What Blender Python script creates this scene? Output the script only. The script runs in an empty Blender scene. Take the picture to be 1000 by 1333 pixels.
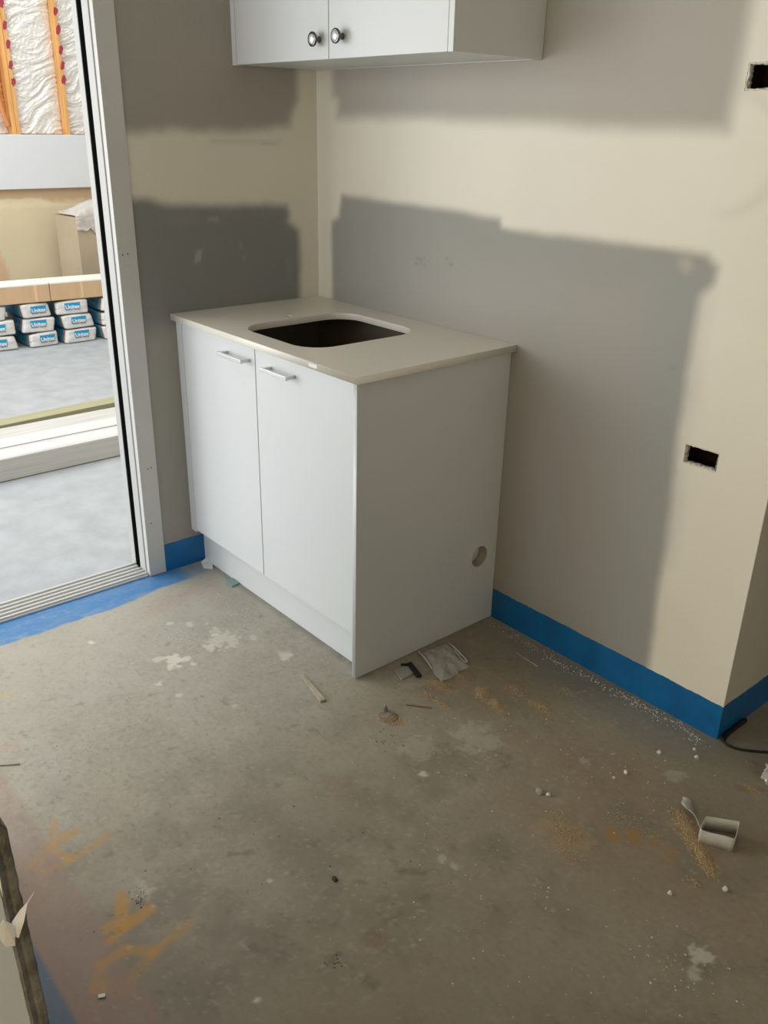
import bpy, bmesh, math, random
import numpy as np
from mathutils import Vector, Matrix, noise
random.seed(7); rng = np.random.default_rng(11)
S = bpy.context.scene; COL = S.collection

# ------------------------------------------------------------------ camera, world, lights, exposure
cam_d = bpy.data.cameras.new('camera'); cam = bpy.data.objects.new('camera', cam_d); COL.objects.link(cam)
cam.location = (2.57560, -1.90210, 1.46807)
cam.rotation_mode = 'XYZ'; cam.rotation_euler = (1.153682, -0.018707, 0.864719)
cam_d.sensor_fit = 'HORIZONTAL'; cam_d.sensor_width = 36.0; cam_d.lens = 1139.899 / 1000.0 * 36.0
cam_d.clip_start = 0.02
S.camera = cam
S.view_settings.view_transform = 'Standard'; S.view_settings.look = 'None'
S.view_settings.gamma = 1.0; S.view_settings.use_curve_mapping = False
S.view_settings.exposure = 0.08

world = bpy.data.worlds.new('overcast_sky'); S.world = world; world.use_nodes = True
bg = world.node_tree.nodes['Background']; bg.inputs[0].default_value = (0.80, 0.90, 1.0, 1); bg.inputs[1].default_value = 0.3

def area(name, loc, target, sx, sy, watts, col):
    l = bpy.data.lights.new(name, 'AREA'); l.shape = 'RECTANGLE'; l.size = sx; l.size_y = sy; l.energy = watts; l.color = col
    o = bpy.data.objects.new(name, l); COL.objects.link(o); o.location = loc
    d = Vector(target) - Vector(loc); o.rotation_euler = d.to_track_quat('-Z', 'Y').to_euler()
    return o
area('garage_skylight', (-2.2, -0.9, 3.3), (-2.2, -0.9, 0), 3.6, 4.0, 134, (0.97, 0.98, 0.97))
area('garage_door_daylight', (-1.4, -4.2, 1.3), (0.6, -0.2, 1.1), 2.4, 2.4, 58, (0.97, 1.0, 1.03))
area('garage_angled_fill', (-3.3, -4.0, 1.5), (0.6, -0.2, 1.0), 3.2, 2.5, 78, (0.99, 1.0, 0.96))  # second source added at an angle to brighten the room, no side door
area('front_window_daylight', (0.65, -3.55, 1.25), (0.75, 0, 1.0), 1.5, 1.9, 28, (0.84, 0.90, 1.0))
area('warm_fill', (2.6, -3.55, 1.25), (1.6, 0, 1.0), 1.5, 1.9, 21, (1.0, 0.75, 0.36))  # warm fill light added behind the camera, no lamp stands there
area('side_fill', (4.2, -1.2, 1.3), (0, -0.8, 1.0), 2.2, 1.8, 6.5, (0.80, 0.88, 0.95))  # weak fill light added on the right, not a window

# ------------------------------------------------------------------ helpers
def srgb(r, g, b):
    f = lambda c: (c/255)/12.92 if c/255 <= 0.04045 else (((c/255)+0.055)/1.055)**2.4
    return (f(r), f(g), f(b))

def mat(name, col, rough=0.6, var=0.0, scale=8.0, col2=None, bump=0.0, bscale=60.0, metal=0.0, spec=0.5, trans=0.0, alpha=1.0, stretch=(1, 1, 1), detail=6.0):
    m = bpy.data.materials.new(name); m.use_nodes = True; nt = m.node_tree; N = nt.nodes; L = nt.links
    b = N['Principled BSDF']; b.inputs['Roughness'].default_value = rough; b.inputs['Metallic'].default_value = metal
    b.inputs['Specular IOR Level'].default_value = spec; b.inputs['Transmission Weight'].default_value = trans; b.inputs['Alpha'].default_value = alpha
    c1 = (*col, 1); c2 = (*(col2 if col2 else [c*(1-var) for c in col]), 1)
    tc = N.new('ShaderNodeTexCoord'); mp = N.new('ShaderNodeMapping'); mp.inputs['Scale'].default_value = stretch
    L.new(tc.outputs['Object'], mp.inputs[0])
    if var > 0 or col2:
        n = N.new('ShaderNodeTexNoise'); n.inputs['Scale'].default_value = scale; n.inputs['Detail'].default_value = detail
        L.new(mp.outputs[0], n.inputs['Vector'])
        r = N.new('ShaderNodeMapRange'); r.inputs[1].default_value = .35; r.inputs[2].default_value = .65
        L.new(n.outputs['Fac'], r.inputs[0])
        x = N.new('ShaderNodeMix'); x.data_type = 'RGBA'; x.inputs[6].default_value = c1; x.inputs[7].default_value = c2
        L.new(r.outputs[0], x.inputs[0]); L.new(x.outputs[2], b.inputs['Base Color'])
    else:
        b.inputs['Base Color'].default_value = c1
    if bump > 0:
        n2 = N.new('ShaderNodeTexNoise'); n2.inputs['Scale'].default_value = bscale; n2.inputs['Detail'].default_value = 5
        L.new(mp.outputs[0], n2.inputs['Vector'])
        bp = N.new('ShaderNodeBump'); bp.inputs['Strength'].default_value = bump; bp.inputs['Distance'].default_value = 0.004
        L.new(n2.outputs['Fac'], bp.inputs['Height']); L.new(bp.outputs[0], b.inputs['Normal'])
    return m

def paint_mat(name, base, base2, rough, nscale, bump, bscale, speck=0.0):
    """procedural base under a painted layer held in the mesh's colour attribute (rgb colour, a coverage)"""
    m = mat(name, base, rough, 0.0, nscale, base2, bump, bscale); nt = m.node_tree; N = nt.nodes; L = nt.links
    b = N['Principled BSDF']; src = b.inputs['Base Color'].links[0].from_socket
    if speck > 0:
        tc = N.new('ShaderNodeTexCoord')
        for sc, lo, hi, col, st in ((11, .42, .72, (.22, .20, .15), .28), (26, .48, .72, (.45, .42, .35), .25), (60, .50, .72, (.17, .15, .115), .45), (110, .52, .74, (.50, .47, .40), .35), (38, .63, .74, (.52, .50, .44), speck), (21, .66, .76, (.10, .095, .08), speck*.8), (150, .60, .72, (.12, .105, .085), speck*.5), (240, .62, .72, (.5, .47, .4), speck*.5)):
            n = N.new('ShaderNodeTexNoise'); n.inputs['Scale'].default_value = sc; n.inputs['Detail'].default_value = 4; n.inputs['Roughness'].default_value = .6
            L.new(tc.outputs['Object'], n.inputs['Vector'])
            r = N.new('ShaderNodeMapRange'); r.inputs[1].default_value = lo; r.inputs[2].default_value = hi; r.inputs[4].default_value = st
            L.new(n.outputs['Fac'], r.inputs[0])
            x = N.new('ShaderNodeMix'); x.data_type = 'RGBA'; x.inputs[7].default_value = (*col, 1)
            L.new(r.outputs[0], x.inputs[0]); L.new(src, x.inputs[6]); src = x.outputs[2]
    at = N.new('ShaderNodeVertexColor'); at.layer_name = 'paint'
    x = N.new('ShaderNodeMix'); x.data_type = 'RGBA'
    L.new(at.outputs['Alpha'], x.inputs[0]); L.new(src, x.inputs[6]); L.new(at.outputs['Color'], x.inputs[7])
    L.new(x.outputs[2], b.inputs['Base Color'])
    return m

def link(name, me, m=None, parent=None):
    o = bpy.data.objects.new(name, me); COL.objects.link(o)
    if m is not None:
        for k in (m if isinstance(m, (list, tuple)) else [m]): me.materials.append(k)
    if parent: o.parent = parent
    return o
def obj(name, bm, m, parent=None, smooth=False):
    me = bpy.data.meshes.new(name); bmesh.ops.recalc_face_normals(bm, faces=bm.faces); bm.to_mesh(me); bm.free()
    if smooth:
        for p in me.polygons: p.use_smooth = True
    return link(name, me, m, parent)
def struct(o): o['kind'] = 'structure'; return o
def tag(o, label, cat, group=None, kind=None):
    o['label'] = label; o['category'] = cat
    if group: o['group'] = group
    if kind: o['kind'] = kind
    return o
def empty(name, loc=(0, 0, 0), rz=0.0):
    o = bpy.data.objects.new(name, None); COL.objects.link(o); o.location = loc; o.rotation_euler = (0, 0, rz); o.empty_display_size = .05
    return o
def box(bm, x0, x1, y0, y1, z0, z1, bev=0.0, skew=0.0, mi=0):
    """skew shifts x by skew*y, for pieces that follow the slightly turned left wall"""
    vs = [bm.verts.new((x + (skew*y if i == 0 or skew and False else 0), y, z)) for i, x in enumerate((x0, x1)) for y in (y0, y1) for z in (z0, z1)]
    if skew:
        for v in vs[4:]: v.co.x += skew*v.co.y
    f = [bm.faces.new([vs[k] for k in q]) for q in ((0, 1, 3, 2), (4, 6, 7, 5), (0, 4, 5, 1), (2, 3, 7, 6), (0, 2, 6, 4), (1, 5, 7, 3))]
    for q in f: q.material_index = mi
    if bev > 0:
        es = list({e for q in f for e in q.edges})
        bmesh.ops.bevel(bm, geom=es, offset=bev, segments=1 if bev < .0012 else 2, affect='EDGES', profile=.5)
    return vs
def bx(name, m, parent, *a, bev=0.0, skew=0.0):
    bm = bmesh.new(); box(bm, *a, bev=bev, skew=skew); return obj(name, bm, m, parent)
def slab(name, outer, holes, t, m, parent=None, bev=0.0, mtx=None):
    """flat plate with holes: outline in local xy, thickness t in z (centred)"""
    cu = bpy.data.curves.new('tmp', 'CURVE'); cu.dimensions = '2D'; cu.fill_mode = 'BOTH'; cu.extrude = t/2 - bev; cu.bevel_depth = bev; cu.bevel_resolution = 1; cu.offset = -bev
    for pts in [outer] + holes:
        s = cu.splines.new('POLY'); s.points.add(len(pts)-1); s.use_cyclic_u = True
        for i, p in enumerate(pts): s.points[i].co = (p[0], p[1], 0, 1)
    o = bpy.data.objects.new('tmp', cu); COL.objects.link(o)
    me = bpy.data.meshes.new_from_object(o.evaluated_get(bpy.context.evaluated_depsgraph_get()))
    bpy.data.objects.remove(o); bpy.data.curves.remove(cu)
    if mtx is not None: me.transform(mtx)
    me.name = name; me.materials.clear()
    return link(name, me, m, parent)
def rrect(x0, x1, y0, y1, r, n=10):
    out = []
    for cx, cy, a in ((x1-r, y1-r, 0), (x0+r, y1-r, 90), (x0+r, y0+r, 180), (x1-r, y0+r, 270)):
        for k in range(n+1):
            t = math.radians(a + 90*k/n); out.append((cx+r*math.cos(t), cy+r*math.sin(t)))
    return out
def circ(cx, cy, r, n=32): return [(cx+r*math.cos(2*math.pi*k/n), cy+r*math.sin(2*math.pi*k/n)) for k in range(n)]
def lathe(bm, prof, axis_o, axis='y', n=28, mi=0):
    """prof: (distance along axis, radius)"""
    rings = []
    for d, r in prof:
        ring = []
        for k in range(n):
            a = 2*math.pi*k/n; c, s = r*math.cos(a), r*math.sin(a)
            p = {'y': (c, -d, s), 'x': (d, c, s), 'z': (c, s, d)}[axis]
            ring.append(bm.verts.new(Vector(axis_o)+Vector(p)))
        rings.append(ring)
    for a, b in zip(rings, rings[1:]):
        for k in range(n): bm.faces.new((a[k], a[(k+1) % n], b[(k+1) % n], b[k])).material_index = mi
    bm.faces.new(rings[0]).material_index = mi; bm.faces.new(rings[-1]).material_index = mi
def tube(bm, pts, r, n=8):
    pts = [Vector(p) for p in pts]; rings = []
    for i, p in enumerate(pts):
        t = (pts[min(i+1, len(pts)-1)] - pts[max(i-1, 0)]).normalized()
        u = t.orthogonal().normalized() if i == 0 else (rings_u - t*rings_u.dot(t)).normalized()
        rings_u = u; v = t.cross(u); rr = r[i] if isinstance(r, (list, tuple)) else r
        rings.append([bm.verts.new(p + (u*math.cos(2*math.pi*k/n) + v*math.sin(2*math.pi*k/n))*rr) for k in range(n)])
    for a, b in zip(rings, rings[1:]):
        for k in range(n): bm.faces.new((a[k], a[(k+1) % n], b[(k+1) % n], b[k]))
    bm.faces.new(rings[0]); bm.faces.new(rings[-1])
def spline(pts, n=8):
    pts = [Vector(p) for p in pts]; out = []
    for i in range(len(pts)-1):
        a = pts[max(i-1, 0)]; b = pts[i]; c = pts[i+1]; d = pts[min(i+2, len(pts)-1)]
        for k in range(n):
            t = k/n; out.append(.5*((2*b)+(c-a)*t+(2*a-5*b+4*c-d)*t*t+(3*b-a-3*c+d)*t**3))
    out.append(pts[-1]); return out

# numpy noise and distance fields for paint layers
def vnoise(x, y, s, seed=0):
    g = np.random.default_rng(seed).random((256, 256)); u = x*s+1000.3; v = y*s+1000.7
    i = np.floor(u).astype(int); j = np.floor(v).astype(int); fu = u-i; fv = v-j; fu = fu*fu*(3-2*fu); fv = fv*fv*(3-2*fv)
    q = lambda a, b: g[a % 256, b % 256]
    return (q(i, j)*(1-fu)+q(i+1, j)*fu)*(1-fv)+(q(i, j+1)*(1-fu)+q(i+1, j+1)*fu)*fv
def fbm(x, y, s, seed=0, o=4):
    t = 0; a = .5; w = 0
    for k in range(o): t = t+a*vnoise(x, y, s*2**k, seed+k); w += a; a *= .55
    return t/w
def seg(x, y, a, b):
    ax, ay = a; dx, dy = b[0]-ax, b[1]-ay; t = np.clip(((x-ax)*dx+(y-ay)*dy)/(dx*dx+dy*dy+1e-12), 0, 1)
    return np.hypot(x-ax-t*dx, y-ay-t*dy)
def poly_sd(x, y, P):
    d = np.full(x.shape, 1e9); ins = np.zeros(x.shape, bool)
    for (a, b) in zip(P, P[1:]+P[:1]):
        d = np.minimum(d, seg(x, y, a, b))
        c = ((a[1] > y) != (b[1] > y)); den = (b[1]-a[1]) or 1e-12
        ins ^= c & (x < (b[0]-a[0])*(y-a[1])/den + a[0])
    return np.where(ins, -d, d)
def sm(d, w): t = np.clip(.5-d/(2*w), 0, 1); return t*t*(3-2*t)
class Layer:
    def __init__(s, n): s.c = np.zeros((n, 3)); s.a = np.zeros(n)
    def add(s, col, al):
        al = np.clip(al, 0, 1); A = al + s.a*(1-al); k = np.where(A > 1e-6, al/np.maximum(A, 1e-6), 0)[:, None]
        col = np.asarray(col); s.c = s.c*(1-k) + col*k; s.a = A
def grid_mesh(name, us, vs, place, layerfn, m, skip=None, parent=None):
    U, V = np.meshgrid(us, vs, indexing='ij'); u = U.ravel(); v = V.ravel()
    co = place(u, v); nu, nv = len(us), len(vs)
    i, j = np.meshgrid(np.arange(nu-1), np.arange(nv-1), indexing='ij')
    a = (i*nv+j).ravel(); f = np.stack([a, a+nv, a+nv+1, a+1], 1)
    if skip is not None:
        cu = ((us[:-1]+us[1:])/2)[i].ravel(); cv = ((vs[:-1]+vs[1:])/2)[j].ravel(); f = f[~skip(cu, cv)]
    me = bpy.data.meshes.new(name); me.vertices.add(len(u)); me.vertices.foreach_set('co', co.ravel().astype(np.float32))
    me.loops.add(len(f)*4); me.loops.foreach_set('vertex_index', f.ravel().astype(np.int32))
    me.polygons.add(len(f)); me.polygons.foreach_set('loop_start', (np.arange(len(f))*4).astype(np.int32)); me.update(calc_edges=True)
    L = Layer(len(u)); layerfn(L, u, v)
    at = me.color_attributes.new('paint', 'FLOAT_COLOR', 'POINT'); at.data.foreach_set('color', np.concatenate([L.c, L.a[:, None]], 1).astype(np.float32).ravel())
    return link(name, me, m, parent)

SK = 0.01418          # the left wall runs a hair off square
# ------------------------------------------------------------------ materials
C_BEIGE = (.86, .81, .68); C_BEIGE2 = (.83, .775, .65)
C_GREY = (.335, .325, .29)
M_wall = paint_mat('plasterboard_and_filler', C_BEIGE, C_BEIGE2, .75, 2.2, .12, 90)
M_wall2 = paint_mat('plasterboard_left_wall_shaded', (.76, .71, .595), (.73, .68, .565), .75, 2.2, .12, 90)  # back wall's plasterboard darkened, so the left wall's shade sits in its colour
M_wallplain = mat('plasterboard_plain', (.68, .63, .52), .8, .12, 2.0, bump=.1)
M_ceil = mat('ceiling_board', (.62, .59, .52), .85, .05, 1.5)
M_floor = paint_mat('concrete_slab', (.405, .372, .30), (.33, .30, .235), .62, 3.2, .25, 70, speck=.55)
M_floor_o = mat('outer_concrete_slab', (.43, .46, .49), .65, 0, 9.0, (.36, .385, .41), .5, 30, detail=10)
M_blue = mat('blue_waterproof_membrane', (.002, .145, .38), .38, .22, 14, bump=.25, bscale=45)
M_white = mat('white_melamine', (.67, .685, .68), .32, .012, 3, spec=.45)
M_whitedge = mat('white_melamine_edge', (.74, .74, .72), .45)
M_dark = mat('dark_gap', (.03, .028, .025), .9)
M_inside = mat('carcass_inside', (.17, .145, .11), .8)  # darkened so the hollow under the sink cut-out looks shaded
M_stone = mat('pale_quartz_benchtop', (.80, .76, .67), .30, 0, 160, (.76, .72, .63), spec=.5)
M_alu = mat('satin_aluminium', (.50, .50, .49), .45, .03, 8, metal=.0, spec=.4)
M_alu_frame = mat('powder_coated_frame', (.60, .59, .565), .45, .04, 5, bump=.05)
M_seal = mat('black_brush_seal', (.004, .004, .004), 1.0, spec=.0)
M_sill = mat('aluminium_sill', (.62, .63, .62), .35, .05, 10, metal=.3)
M_chrome = mat('polished_chrome', (.16, .16, .165), .10, metal=1.0)
M_knobface = mat('mirror_knob_face', (.92, .92, .92), .18, metal=.55)
M_handle = mat('brushed_metal_handle', (.62, .62, .62), .30, metal=.8)
M_cavity = mat('cavity_timber', (.045, .018, .014), .85, .6, 26)
M_torn = mat('torn_gypsum', (.84, .80, .72), .9, .55, 130, bump=.6, bscale=120)
M_stud = mat('pine_stud', srgb(232, 178, 112), .7, 0, 4, srgb(214, 158, 92), stretch=(14, 14, 1))
M_redpaint = mat('red_paint_mark', (.36, .04, .07), .6)
M_foil = mat('silver_foil_sarking', (.84, .84, .85), .42, 0, 6, (.80, .78, .75), .5, 40, metal=.2, detail=9)
M_card = mat('cardboard', srgb(205, 172, 136), .8, .07, 5, stretch=(1, 6, 1))
M_cardtop = mat('white_faced_carton_top', (.86, .84, .80), .7)
M_tape = mat('clear_packing_tape', srgb(224, 190, 152), .25)
M_bagw = mat('white_paper_sack', (.74, .73, .715), .7, .12, 18, bump=.4, bscale=30)
M_bagb = mat('blue_printed_sack', (.07, .33, .52), .5, .4, 16, bump=.4, bscale=30)
M_bagbr = mat('brown_kraft_paper', (.30, .19, .13), .75, .25, 20)
M_lab = mat('blue_label', (.012, .30, .56), .5)
M_letter = mat('white_lettering', (.80, .84, .87), .5)
M_print = mat('brown_small_print', (.30, .20, .17), .6)
M_prime = mat('white_primed_timber', (.66, .67, .68), .5, .03, 12, stretch=(1, .15, 8))
M_primeg = mat('greyed_primed_timber', (.60, .60, .58), .55, .16, 30, stretch=(2, .1, 9))
M_treat = mat('treated_pine_beam', (.40, .38, .24), .7, .15, 8, stretch=(6, .4, 6))
M_sheetw = mat('white_sheet_board', (.72, .74, .78), .45, .03, 2)
M_outer = paint_mat('outer_plasterboard', (.72, .62, .42), (.68, .58, .39), .75, 3, .1, 60)
M_wrapbox = mat('wrapped_carton', (.52, .42, .30), .6, .12, 5)
M_film = mat('cloudy_plastic_film', (.78, .73, .68), .22, .12, 12, bump=.7, bscale=18, trans=.25)
M_plastic = mat('translucent_strapping', (.84, .82, .76), .22, .1, 30, trans=.25, bump=.3, bscale=60)
M_clear = mat('dusty_clear_plastic', (.66, .62, .53), .28, .1, 30, trans=.35, bump=.5, bscale=80)
M_saw = mat('sawdust', (.66, .49, .28), .9, .35, 300)
M_crumb = mat('plaster_crumb', (.72, .70, .64), .8, .15, 200)
M_chip = mat('pale_mortar_chip', (.40, .38, .33), .9, .2, 90)
M_stick = mat('weathered_splinter', (.46, .40, .30), .8, .25, 60, stretch=(1, 1, 1))
M_green = mat('green_board_chip', (.22, .34, .30), .6, .1, 80)
M_black = mat('black_rubber', (.008, .008, .008), .5)
M_paper = mat('white_paper_scrap', (.80, .79, .76), .8, .06, 60)
M_conduit = mat('orange_conduit', (.62, .24, .09), .5)

# ------------------------------------------------------------------ STRUCTURE
# floor of the room
def floor_layers(L, x, y):
    n1 = fbm(x, y, 9, 3); n2 = fbm(x, y, 30, 5); n3 = fbm(x, y, 90, 9, 3); n0 = fbm(x, y, 3, 21)
    # brown site dust, thicker to the right and by the back wall
    L.add((.29, .235, .155), .60*sm(-(x-1.05)+.5*(n0-.5), .45)*(.35+1.1*n1))
    L.add((.235, .16, .085), .55*sm(np.hypot((x-1.10)/.28, (y+.22)/.25)-.9+.8*(n1-.5), .5)*(.5+.7*n2))
    L.add((.24, .17, .09), .45*sm(np.hypot((x-1.75)/.33, (y+.42)/.22)-1+.9*(n1-.5), .5)*(.4+.9*n2))
    L.add((.20, .21, .19), .55*sm(np.hypot((x-1.45)/.35, (y+.08)/.09)-1+.6*(n1-.5), .4))
    L.add((.15, .16, .15), .60*sm(-(x-1.80), .12)*sm(-(y+.03), .06))
    # paler tone towards the door opening
    L.add((.43, .415, .37), .55*sm(x-.5+.5*(n0-.5), .4)*(.5+.5*n1))
    L.add((.42, .40, .345), .35*sm(x-1.0+.7*(n0-.5), .3)*np.clip((n1-.45)*4, 0, 1))
    # darker, more olive tone in the middle foreground
    L.add((.20, .185, .14), .5*np.clip((n1-.5)*4, 0, 1)*sm(-(x-.9), .4))
    L.add((.17, .15, .12), .40*sm(-(x-1.35)+.3*(n0-.5), .35)*sm(y+.75, .35))
    # pink primer
    pk = sm(y+1.490+.010*(n2-.5), .010)*sm(-(x-.45), .25)
    L.add((.335, .205, .17), .50*pk*(.55+.7*n1))
    L.add((.30, .17, .135), .35*sm(y+1.57, .03)*sm(-(x-.9), .2))
    L.add((.42, .25, .20), .42*sm(seg(x, y, (0.205, -0.859), (0.172, -0.618))-.020+.05*(n2-.5), .05)*(.4+n1))
    L.add((.55, .52, .45), .45*sm(np.hypot(x-(1.242, -1.392)[0], y-(1.242, -1.392)[1])-.020+.05*(n3-.5), .008))
    L.add((.50, .24, .22), .40*sm(seg(x, y, (0.600, -1.463), (0.620, -1.439))-.01+.03*(n2-.5), .015))
    L.add((.46, .40, .37), .40*sm(seg(x, y, (0.155, -1.313), (0.241, -1.206))-.04+.05*(n1-.5), .05))
    # blue membrane lapping on to the slab
    b1 = sm(x-(.118 - .03*sm(-(y+.82), .12))+.014*(n2-.5), .006)*sm(y+.640+.03*(n2-.5), .030)
    L.add((.03, .19, .46), b1*np.clip(.92+.25*(n2-.5), 0, .98))
    L.add((.05, .19, .36), .45*sm(x-.085, .02)*sm(-(y+.660), .02)*sm(y+.56+.05*(n2-.5), .03))
    L.add((.30, .38, .46), .30*sm(x-.11, .01)*np.clip((fbm(x*3.0, y*.6, 60, 71)-.5)*5, 0, 1)*sm(y+.67, .02)*(.3+n1)); L.add((.33, .37, .38), .5*sm(x-.112, .01)*sm(-(x-.095), .02)*np.clip((n2-.45)*4, 0, 1)*sm(y+.67, .02))
    b2 = sm(y+1.612+.006*(n2-.5), .006)*sm(-(x-.5), .1)
    L.add((.05, .14, .24), .80*b2*(.7+.4*n2))
    L.add((.10, .19, .27), .35*b2*np.clip((n3-.5)*4, 0, 1))
    # orange marker paint
    yl = (.52, .27, .045)
    def stroke(a, b, w, al, col=yl): L.add(col, min(.95, al*1.12)*sm(seg(x, y, a, b)-w*1.2+.010*(n2-.5)+.006*(n3-.5), .008)*(.75+.4*n3))
    for a, b, w, al in (((0.931, -1.453), (1.004, -1.488), .009, .34), ((1.004, -1.488), (1.030, -1.536), .014, .28), ((0.995, -1.431), (0.993, -1.455), .010, .50), ((0.993, -1.455), (1.014, -1.487), .008, .30),
                        ((1.052, -1.380), (1.067, -1.471), .008, .42), ((1.067, -1.471), (1.030, -1.485), .007, .55), ((1.069, -1.479), (1.066, -1.532), .009, .30),
                        ((1.225, -1.428), (1.273, -1.451), .010, .75), ((1.294, -1.399), (1.303, -1.462), .011, .72), ((1.303, -1.462), (1.312, -1.490), .010, .65), ((1.283, -1.485), (1.289, -1.455), .012, .60),
                        ((1.377, -1.358), (1.393, -1.441), .009, .42), ((1.393, -1.441), (1.354, -1.478), .010, .48), ((1.354, -1.478), (1.353, -1.529), .009, .45), ((1.393, -1.441), (1.416, -1.492), .010, .35), ((1.353, -1.529), (1.396, -1.554), .012, .28), ((1.396, -1.554), (1.429, -1.514), .014, .18)):
        stroke(a, b, w, al)
    for p, w, al in (((1.765, -0.492), .013, .6), ((1.802, -0.457), .013, .75), ((1.837, -0.436), .010, .45), ((1.888, -0.440), .010, .5)):
        stroke(p, (p[0]+.008, p[1]-.012), w, al, (.36, .19, .05))
    stroke((0.369, -1.385), (0.381, -1.359), .006, .5, (.5, .36, .12))
    # white filler splashes
    for p, r, al in (((0.478, -0.964), .018, .55), ((0.508, -0.927), .020, .8), ((0.532, -0.897), .013, .8), ((0.543, -0.948), .016, .75), ((0.567, -0.893), .008, .6), ((0.503, -0.756), .045, .45), ((0.454, -0.746), .02, .4), ((0.522, -0.810), .014, .5), ((0.272, -1.079), .009, .7),
                     ((0.318, -0.842), .010, .6), ((0.365, -0.791), .013, .5), ((0.391, -0.750), .011, .5), ((0.379, -0.839), .007, .6), ((0.693, -0.657), .02, .4), ((0.817, -0.905), .010, .5), ((0.555, -0.677), .011, .4), ((0.707, -0.660), .016, .4),
                     ((2.071, -0.629), .019, .7), ((2.085, -0.671), .014, .5), ((0.595, -1.019), .007, .6), ((0.678, -1.003), .008, .5), ((0.592, -1.022), .011, .4), ((1.349, -0.695), .009, .75), ((1.388, -1.173), .005, .9), ((1.604, -1.344), .006, .9), ((1.576, -0.848), .010, .35), ((1.610, -0.841), .010, .35),
                     ((1.570, -0.342), .012, .3), ((1.752, -0.210), .02, .25), ((1.024, -0.426), .05, .15), ((1.333, -0.489), .05, .2), ((1.272, -0.637), .04, .18)):
        L.add((.62, .59, .51), min(.9, al*1.15)*sm(np.hypot(x-p[0], y-p[1])-r*1.05+1.5*r*(n2-.5)+2.0*r*(n3-.5), .004))
    # dark scuffs
    dk = (.12, .105, .08)
    for a, b, w, al in (((1.515, -0.935), (1.543, -0.942), .006, .4), ((1.543, -0.942), (1.580, -0.904), .009, .5), ((1.503, -1.033), (1.519, -1.020), .006, .5), ((1.576, -1.024), (1.581, -1.012), .007, .45), ((1.627, -0.956), (1.632, -0.944), .008, .4), ((1.563, -0.800), (1.575, -0.807), .007, .4),
                        ((1.272, -1.197), (1.297, -1.159), .006, .5), ((1.697, -1.164), (1.721, -1.156), .010, .5), ((1.623, -1.189), (1.621, -1.173), .008, .6), ((0.473, -1.296), (0.479, -1.272), .004, .4), ((0.630, -1.063), (0.633, -1.041), .004, .4), ((1.103, -1.412), (1.104, -1.395), .005, .4), ((0.872, -1.129), (0.876, -1.114), .004, .5)):
        L.add(dk, al*sm(seg(x, y, a, b)-w+.012*(n2-.5)+.012*(n3-.5), .006))
    L.add((.20, .13, .07), .55*sm(np.hypot(x-(1.646, -1.093)[0], y-(1.646, -1.093)[1])-.025+.05*(n2-.5), .018))
    L.add((.26, .16, .10), .40*sm(np.hypot(x-(1.249, -0.870)[0], y-(1.249, -0.870)[1])-.030+.07*(n2-.5), .03))
    L.add((.24, .13, .07), .5*sm(seg(x, y, (1.880, -0.127), (1.912, -0.092))-.008+.03*(n2-.5), .012))
    # sawdust stain trodden into the slab under the heaps
    for p, rx, ry, rot, al in (((1.880, -0.347), .05, .028, -.45, .75), ((1.944, -0.399), .055, .022, -.6, .8), ((1.105, -0.404), .045, .026, .3, .65), ((1.120, -0.332), .045, .02, .2, .4), ((1.131, -0.615), .04, .03, .3, .75), ((1.209, -0.335), .042, .026, -.5, .6), ((1.271, -0.344), .036, .022, -.2, .7), ((1.707, -0.580), .07, .045, .3, .5), ((1.351, -0.256), .045, .02, .1, .4), ((1.173, -0.460), .03, .012, .2, .5), ((1.898, -0.104), .025, .012, .2, .5)):
        ca, sa = math.cos(rot), math.sin(rot); dx, dy = x-p[0], y-p[1]; e = np.hypot((dx*ca+dy*sa)/rx, (-dx*sa+dy*ca)/ry)
        L.add((.42, .30, .16), al*sm(e-.8+1.5*(n2-.5)+.9*(n3-.5), .35)*(.5+.8*n3))
    # dark line along the kickboard
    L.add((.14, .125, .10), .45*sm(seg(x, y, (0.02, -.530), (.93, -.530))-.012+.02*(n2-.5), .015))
    # fine dust flecks
    L.add((.50, .47, .40), .22*np.clip((fbm(x, y*.7, 75, 81, 3)-.66)*7, 0, 1)*np.clip((n0-.35)*4, 0, 1)); L.add((.15, .13, .10), .45*np.clip((fbm(x*.7, y, 70, 91, 3)-.67)*9, 0, 1)*np.clip((n1-.42)*5, 0, 1))
    L.add((.47, .44, .37), .40*np.clip((n3-.70)*9, 0, 1)*np.clip((n1-.40)*4, 0, 1))

GX = np.arange(0.0, 2.2401, .0048); GY = np.arange(-1.86, .3001, .0048)
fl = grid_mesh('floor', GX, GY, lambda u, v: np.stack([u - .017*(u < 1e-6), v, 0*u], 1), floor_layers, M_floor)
struct(fl)
bm = bmesh.new()
gx0, gx1, gy0, gy1 = -.017, GX[-1], GY[0], GY[-1]
for a, b, c, d in ((-.02, 4.3, -3.6, gy0), (gx1, 4.3, gy0, gy1), (-.017, 4.3, gy1, 3.2)):
    q = bm.faces.new([bm.verts.new(p) for p in ((a, c, 0), (b, c, 0), (b, d, 0), (a, d, 0))])
o = obj('floor_surround', bm, M_floor, fl)
for p in (o.data,):
    at = p.color_attributes.new('paint', 'FLOAT_COLOR', 'POINT')
    at.data.foreach_set('color', np.zeros(len(p.vertices)*4, np.float32))
struct(bx('floor_garage', M_floor_o, None, -5.6, -.0205, -4.4, 3.2, -.12, -.003))

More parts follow.
